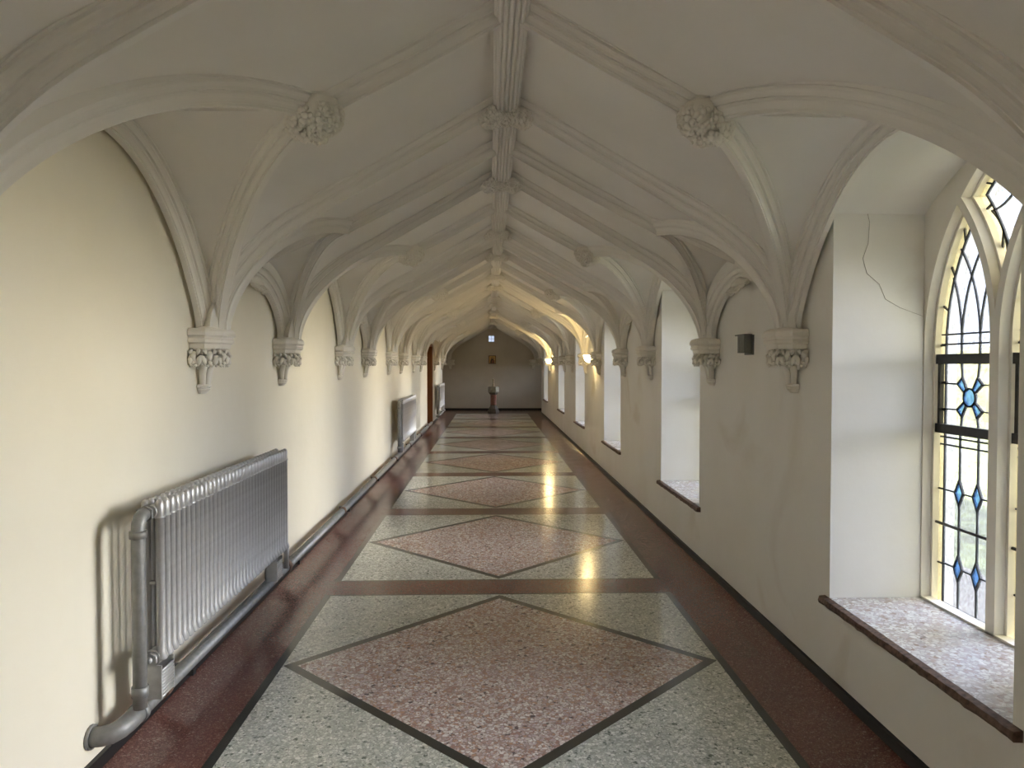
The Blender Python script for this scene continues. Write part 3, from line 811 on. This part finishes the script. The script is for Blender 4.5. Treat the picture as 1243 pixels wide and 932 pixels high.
def pipe_run(label, y0, y1, elbow=True):
    p = thing('heating_pipe', label, 'pipe', (px, y0, pz), 0, 'silver heating pipes')
    L = y1 - y0
    mb = MB(); mb.tube([(0, .02, 0), (0, L, 0)], .0315, 16); mb.build('pipe', M['pipe'], p)
    mb = MB()
    if elbow:
        mb.tube([(0, .07, 0), (0, -.02, 0), (-.008, -.06, -.004), (-.03, -.088, -.010), (-.06, -.098, -.014), (-.098, -.098, -.016)], .0365, 16)
        mb.tube([(0, .045, 0), (0, .075, 0)], .041, 16); mb.tube([(-.092, -.098, -.016), (-.1035, -.098, -.016)], .045, 16)
    else: mb.tube([(0, 0, 0), (0, .06, 0)], .038, 16)
    mb.build('elbow', M['pipe'], p)
    ys = [.24 + 1.88 * k for k in range(int(L / 1.88) + 1) if .24 + 1.88 * k < L - .1]
    for k, y in enumerate(ys):
        mb = MB(); mb.tube([(0, y, 0), (0, y + .055, 0)], .0375, 16); mb.build('coupling', M['rust'], p)
        mb = MB(); mb.box(-.085, -.02, y + .30, y + .33, -.06, -.01); mb.box(-.03, .02, y + .30, y + .33, -.06, -.0325); mb.build('mounting_clip', M['iron'], p)
    return p
pipe_run('silver heating pipe low on the radiator wall with rusty couplings', 2.83, 17.30)
pipe_run('grey heating pipe under the shaded radiator past the doorway', 19.45, 22.2, False)

# ------------------------------------------------------------------ lamps and fittings on the window wall
def lamp(label, y, lit):
    o = thing('wall_lamp', label, 'lamp', (W - .0008, y, 1.56), 0, 'lamps on the window wall')
    mb = MB(); mb.lathe([(.05, 0), (.05, .008), (.03, .02)], 16)
    mb.v = [(-p[2], p[1], p[0]) for p in mb.v]; mb.tube([(-.015, 0, 0), (-.06, 0, -.02), (-.085, 0, .0), (-.085, 0, .03)], .010, 8)
    mb.build('bracket', M['brass'], o)
    mb = MB(); mb.lathe([(.03, .03), (.062, .055), (.085, .10), (.092, .14), (.088, .14), (.08, .10), (.058, .062), (.02, .04)], 18, (-.10, 0)); mb.build('glass_shade', M['bulb'], o)
    l = bpy.data.lights.new('lamp_bulb', 'POINT'); l.energy = 3.2; l.color = (1.0, .78, .42); l.shadow_soft_size = .05
    lo = bpy.data.objects.new('lamp_bulb', l); COL.objects.link(lo); lo.parent = o; lo.location = (-.10, 0, .20)
    return o
lamp('lit amber uplight on the window wall between the fifth and sixth corbels', 11.10, True)
lamp('lit amber uplight on the window wall near the end of the corridor', 18.72, True)
o = thing('light_fitting', 'small grey lamp housing without a shade on the window wall', 'light fitting', (W - .0008, 4.49, 1.612))
mb = MB()
for y in (-.064, -.022, .020): mb.box(-.058, -.012, y + .003, y + .039, .012, .118)
mb.box(-.012, 0, -.070, .066, .0, .122); mb.build('housing', M['greybox'], o)
mb = MB(); mb.box(-.066, -.0125, -.072, .088, .1185, .126); mb.build('cap_plate', M['greybox'], o)  # plain cap plate on top of the housing, not a wall mount

# ------------------------------------------------------------------ things at the end wall
f = thing('stone_font', 'stone holy water font on a red marble column before the end wall', 'font', (.045, 23.75, 0))
mb = MB(); mb.lathe([(.20, .001), (.20, .05), (.185, .06), (.175, .12), (.14, .17), (.115, .21), (.105, .25)], 8, a0=PI / 8, smooth=False); mb.build('base', M['darkstone'], f)
mb = MB(); mb.lathe([(.105, .25), (.098, .28), (.098, .55), (.105, .585)], 20); mb.build('column', M['marble'], f)
mb = MB(); mb.lathe([(.105, .585), (.13, .60), (.16, .64), (.165, .655)], 8, a0=PI / 8, smooth=False); mb.build('capital', M['darkstone'], f)
mb = MB(); mb.lathe([(.165, .655), (.185, .67), (.19, .70), (.19, .835), (.17, .845), (.15, .82), (.05, .80)], 8, a0=PI / 8, smooth=False); mb.build('bowl', M['fontstone'], f)
f = thing('ornament', 'slim turned ornament standing on the stone font', 'ornament', (.04, 23.75, .8455))
mb = MB(); mb.lathe([(.16, .0), (.16, .006), (.03, .012), (.034, .03), (.02, .045), (.016, .06), (.03, .085), (.016, .105), (.014, .13), (.028, .155), (.016, .18), (.020, .20), (.030, .225), (.016, .25), (.002, .262)], 14); mb.build('turned_body', M['brass'], f)
f = thing('framed_picture', 'small framed devotional picture on the end wall above the font', 'picture', (.01, YE - .001, 1.727))
mb = MB(); x, z, t = .127, .142, .018
mb.box(-x, x, -.022, 0, z - t, z); mb.box(-x, x, -.022, 0, -z, -z + t); mb.box(-x, -x + t, -.022, 0, -z + t, z - t); mb.box(x - t, x, -.022, 0, -z + t, z - t); mb.build('picture_frame', M['fig'], f)
mb = MB(); mb.box(-x + t, x - t, -.010, -.001, -z + t, z - t, 0)
def pat(pts, y, mi): mb.add([(a, y, b) for a, b in pts] + [(a, y + .001, b) for a, b in pts], [tuple(range(len(pts)))], mi)
pat([(-.075, -.12), (-.06, -.03), (-.035, .02), (-.03, .07), (0, .10), (.03, .07), (.035, .02), (.07, -.03), (.085, -.12)], -.012, 1)
pat([(-.02, -.11), (-.01, -.03), (.035, -.01), (.06, -.05), (.05, -.11)], -.0135, 2)
pat([(-.018, .045), (-.012, .08), (.012, .08), (.018, .045), (0, .025)], -.0135, 0)
mb.build('picture_panel', [M['gold'], M['fig'], M['figred']], f, fix=False)

# ------------------------------------------------------------------ grounds outside
mb = MB(); nx, ny = 30, 40; v = []
for i in range(nx + 1):
    for j in range(ny + 1):
        x = 2.2 + 58 * (i / nx) ** 1.5; y = -40 + 110 * j / ny
        v.append((x, y, -.25 + .10 * noise.noise(Vector((x * .2, y * .2, 0))) * min(1, (x - 2.2))))
mb.add(v, [(i * (ny + 1) + j, (i + 1) * (ny + 1) + j, (i + 1) * (ny + 1) + j + 1, i * (ny + 1) + j + 1) for i in range(nx) for j in range(ny)], 0, True)
tag(mb.build('lawn', M['grass'], fix=False), 'sunlit green lawn outside the leaded windows', 'lawn', None, 'structure')
mb = MB(); nh, na = 180, 14; v = []
for i in range(nh + 1):
    y = -30 + 100 * i / nh
    for j in range(na + 1):
        a = PI * j / na; p = Vector((17 + 1.1 * math.cos(a), y, -.3 + 2.3 * math.sin(a) ** .6))
        d = .35 * noise.noise(p * 1.3) + .18 * noise.noise(p * 4)
        v.append((p.x + d * math.cos(a), p.y, p.z + d * math.sin(a) + .5 * noise.noise(Vector((0, y * .25, 3)))))
mb.add(v, [(i * (na + 1) + j, (i + 1) * (na + 1) + j, (i + 1) * (na + 1) + j + 1, i * (na + 1) + j + 1) for i in range(nh) for j in range(na)], 0, True)
tag(mb.build('hedge', M['hedge'], fix=False), 'long clipped hedge seen dimly through the leaded glass', 'hedge', None, 'stuff')

# ------------------------------------------------------------------ light
wd = bpy.data.worlds.new('sky'); scn.world = wd; wd.use_nodes = True
nt = wd.node_tree; nt.nodes.clear()
out = nt.nodes.new('ShaderNodeOutputWorld'); bg = nt.nodes.new('ShaderNodeBackground')
tc = nt.nodes.new('ShaderNodeTexCoord'); sp = nt.nodes.new('ShaderNodeSeparateXYZ')
nt.links.new(tc.outputs['Generated'], sp.inputs[0])
cr = ramp(nt, sp.outputs[2], [(0.0, (.70, .79, 1.0)), (.25, (.64, .76, 1.0)), (1.0, (.55, .70, 1.0))])
# bright sky lobe added opposite the windows to light the left wall; rest duller
mx = nt.nodes.new('ShaderNodeMath'); mx.operation = 'MAXIMUM'; mx.inputs[1].default_value = 0; dt = nt.nodes.new('ShaderNodeVectorMath'); dt.operation = 'DOT_PRODUCT'; dt.inputs[1].default_value = (math.cos(math.radians(4)), math.sin(math.radians(4)), 0)
nt.links.new(tc.outputs['Generated'], dt.inputs[0]); nt.links.new(dt.outputs['Value'], mx.inputs[0])
pw_ = nt.nodes.new('ShaderNodeMath'); pw_.operation = 'POWER'; pw_.inputs[1].default_value = 11.0; nt.links.new(mx.outputs[0], pw_.inputs[0])
ma = nt.nodes.new('ShaderNodeMath'); ma.operation = 'MULTIPLY_ADD'; ma.inputs[1].default_value = 56.0; ma.inputs[2].default_value = 0.42
nt.links.new(mixc(nt, pw_.outputs[0], cr, (1.0, .975, .92)), bg.inputs[0])
nt.links.new(pw_.outputs[0], ma.inputs[0]); nt.links.new(ma.outputs[0], bg.inputs[1])
nt.links.new(bg.outputs[0], out.inputs[0])
sun = bpy.data.lights.new('sun', 'SUN'); sun.energy = 19; sun.color = (1.0, .95, .86); sun.angle = .03
so = bpy.data.objects.new('sun', sun); COL.objects.link(so); so.rotation_euler = (0, math.radians(-38), math.radians(12))
for i, (c, hw, zb) in enumerate(WIN):
    l = bpy.data.lights.new('sky_portal', 'AREA'); l.shape = 'RECTANGLE'; l.size = 2.1; l.size_y = .98
    l.cycles.is_portal = True
    o = bpy.data.objects.new('sky_portal', l); COL.objects.link(o); o.location = (XW + .16, c + .125, 1.42); o.rotation_euler = (0, math.radians(90), 0)
l = bpy.data.lights.new('sky_portal', 'AREA'); l.shape = 'RECTANGLE'; l.size = .8; l.size_y = .6; l.cycles.is_portal = True
o = bpy.data.objects.new('sky_portal', l); COL.objects.link(o); o.location = (3.12, 23.95, 1.3); o.rotation_euler = (0, math.radians(90), 0)

# ------------------------------------------------------------------ camera
cam = bpy.data.cameras.new('camera'); co_ = bpy.data.objects.new('camera', cam); COL.objects.link(co_)
F_PX = 888.0
cam.sensor_width = 36.0; cam.lens = 36.0 * F_PX / 1243.0; cam.clip_start = .05; cam.clip_end = 200
co_.location = (-.06, 0, 1.55)
co_.rotation_euler = (math.radians(90 - 1.496), 0, math.radians(-1.709))
scn.camera = co_
vs = scn.view_settings
vs.view_transform = 'Standard'; vs.look = 'None'; vs.gamma = 1.0; vs.use_curve_mapping = False
vs.exposure = 1.2
cy = scn.cycles
cy.max_bounces = 14; cy.diffuse_bounces = 9; cy.glossy_bounces = 4; cy.transparent_max_bounces = 12; cy.transmission_bounces = 6
cy.use_denoising = True; cy.sample_clamp_indirect = 5; cy.use_adaptive_sampling = False
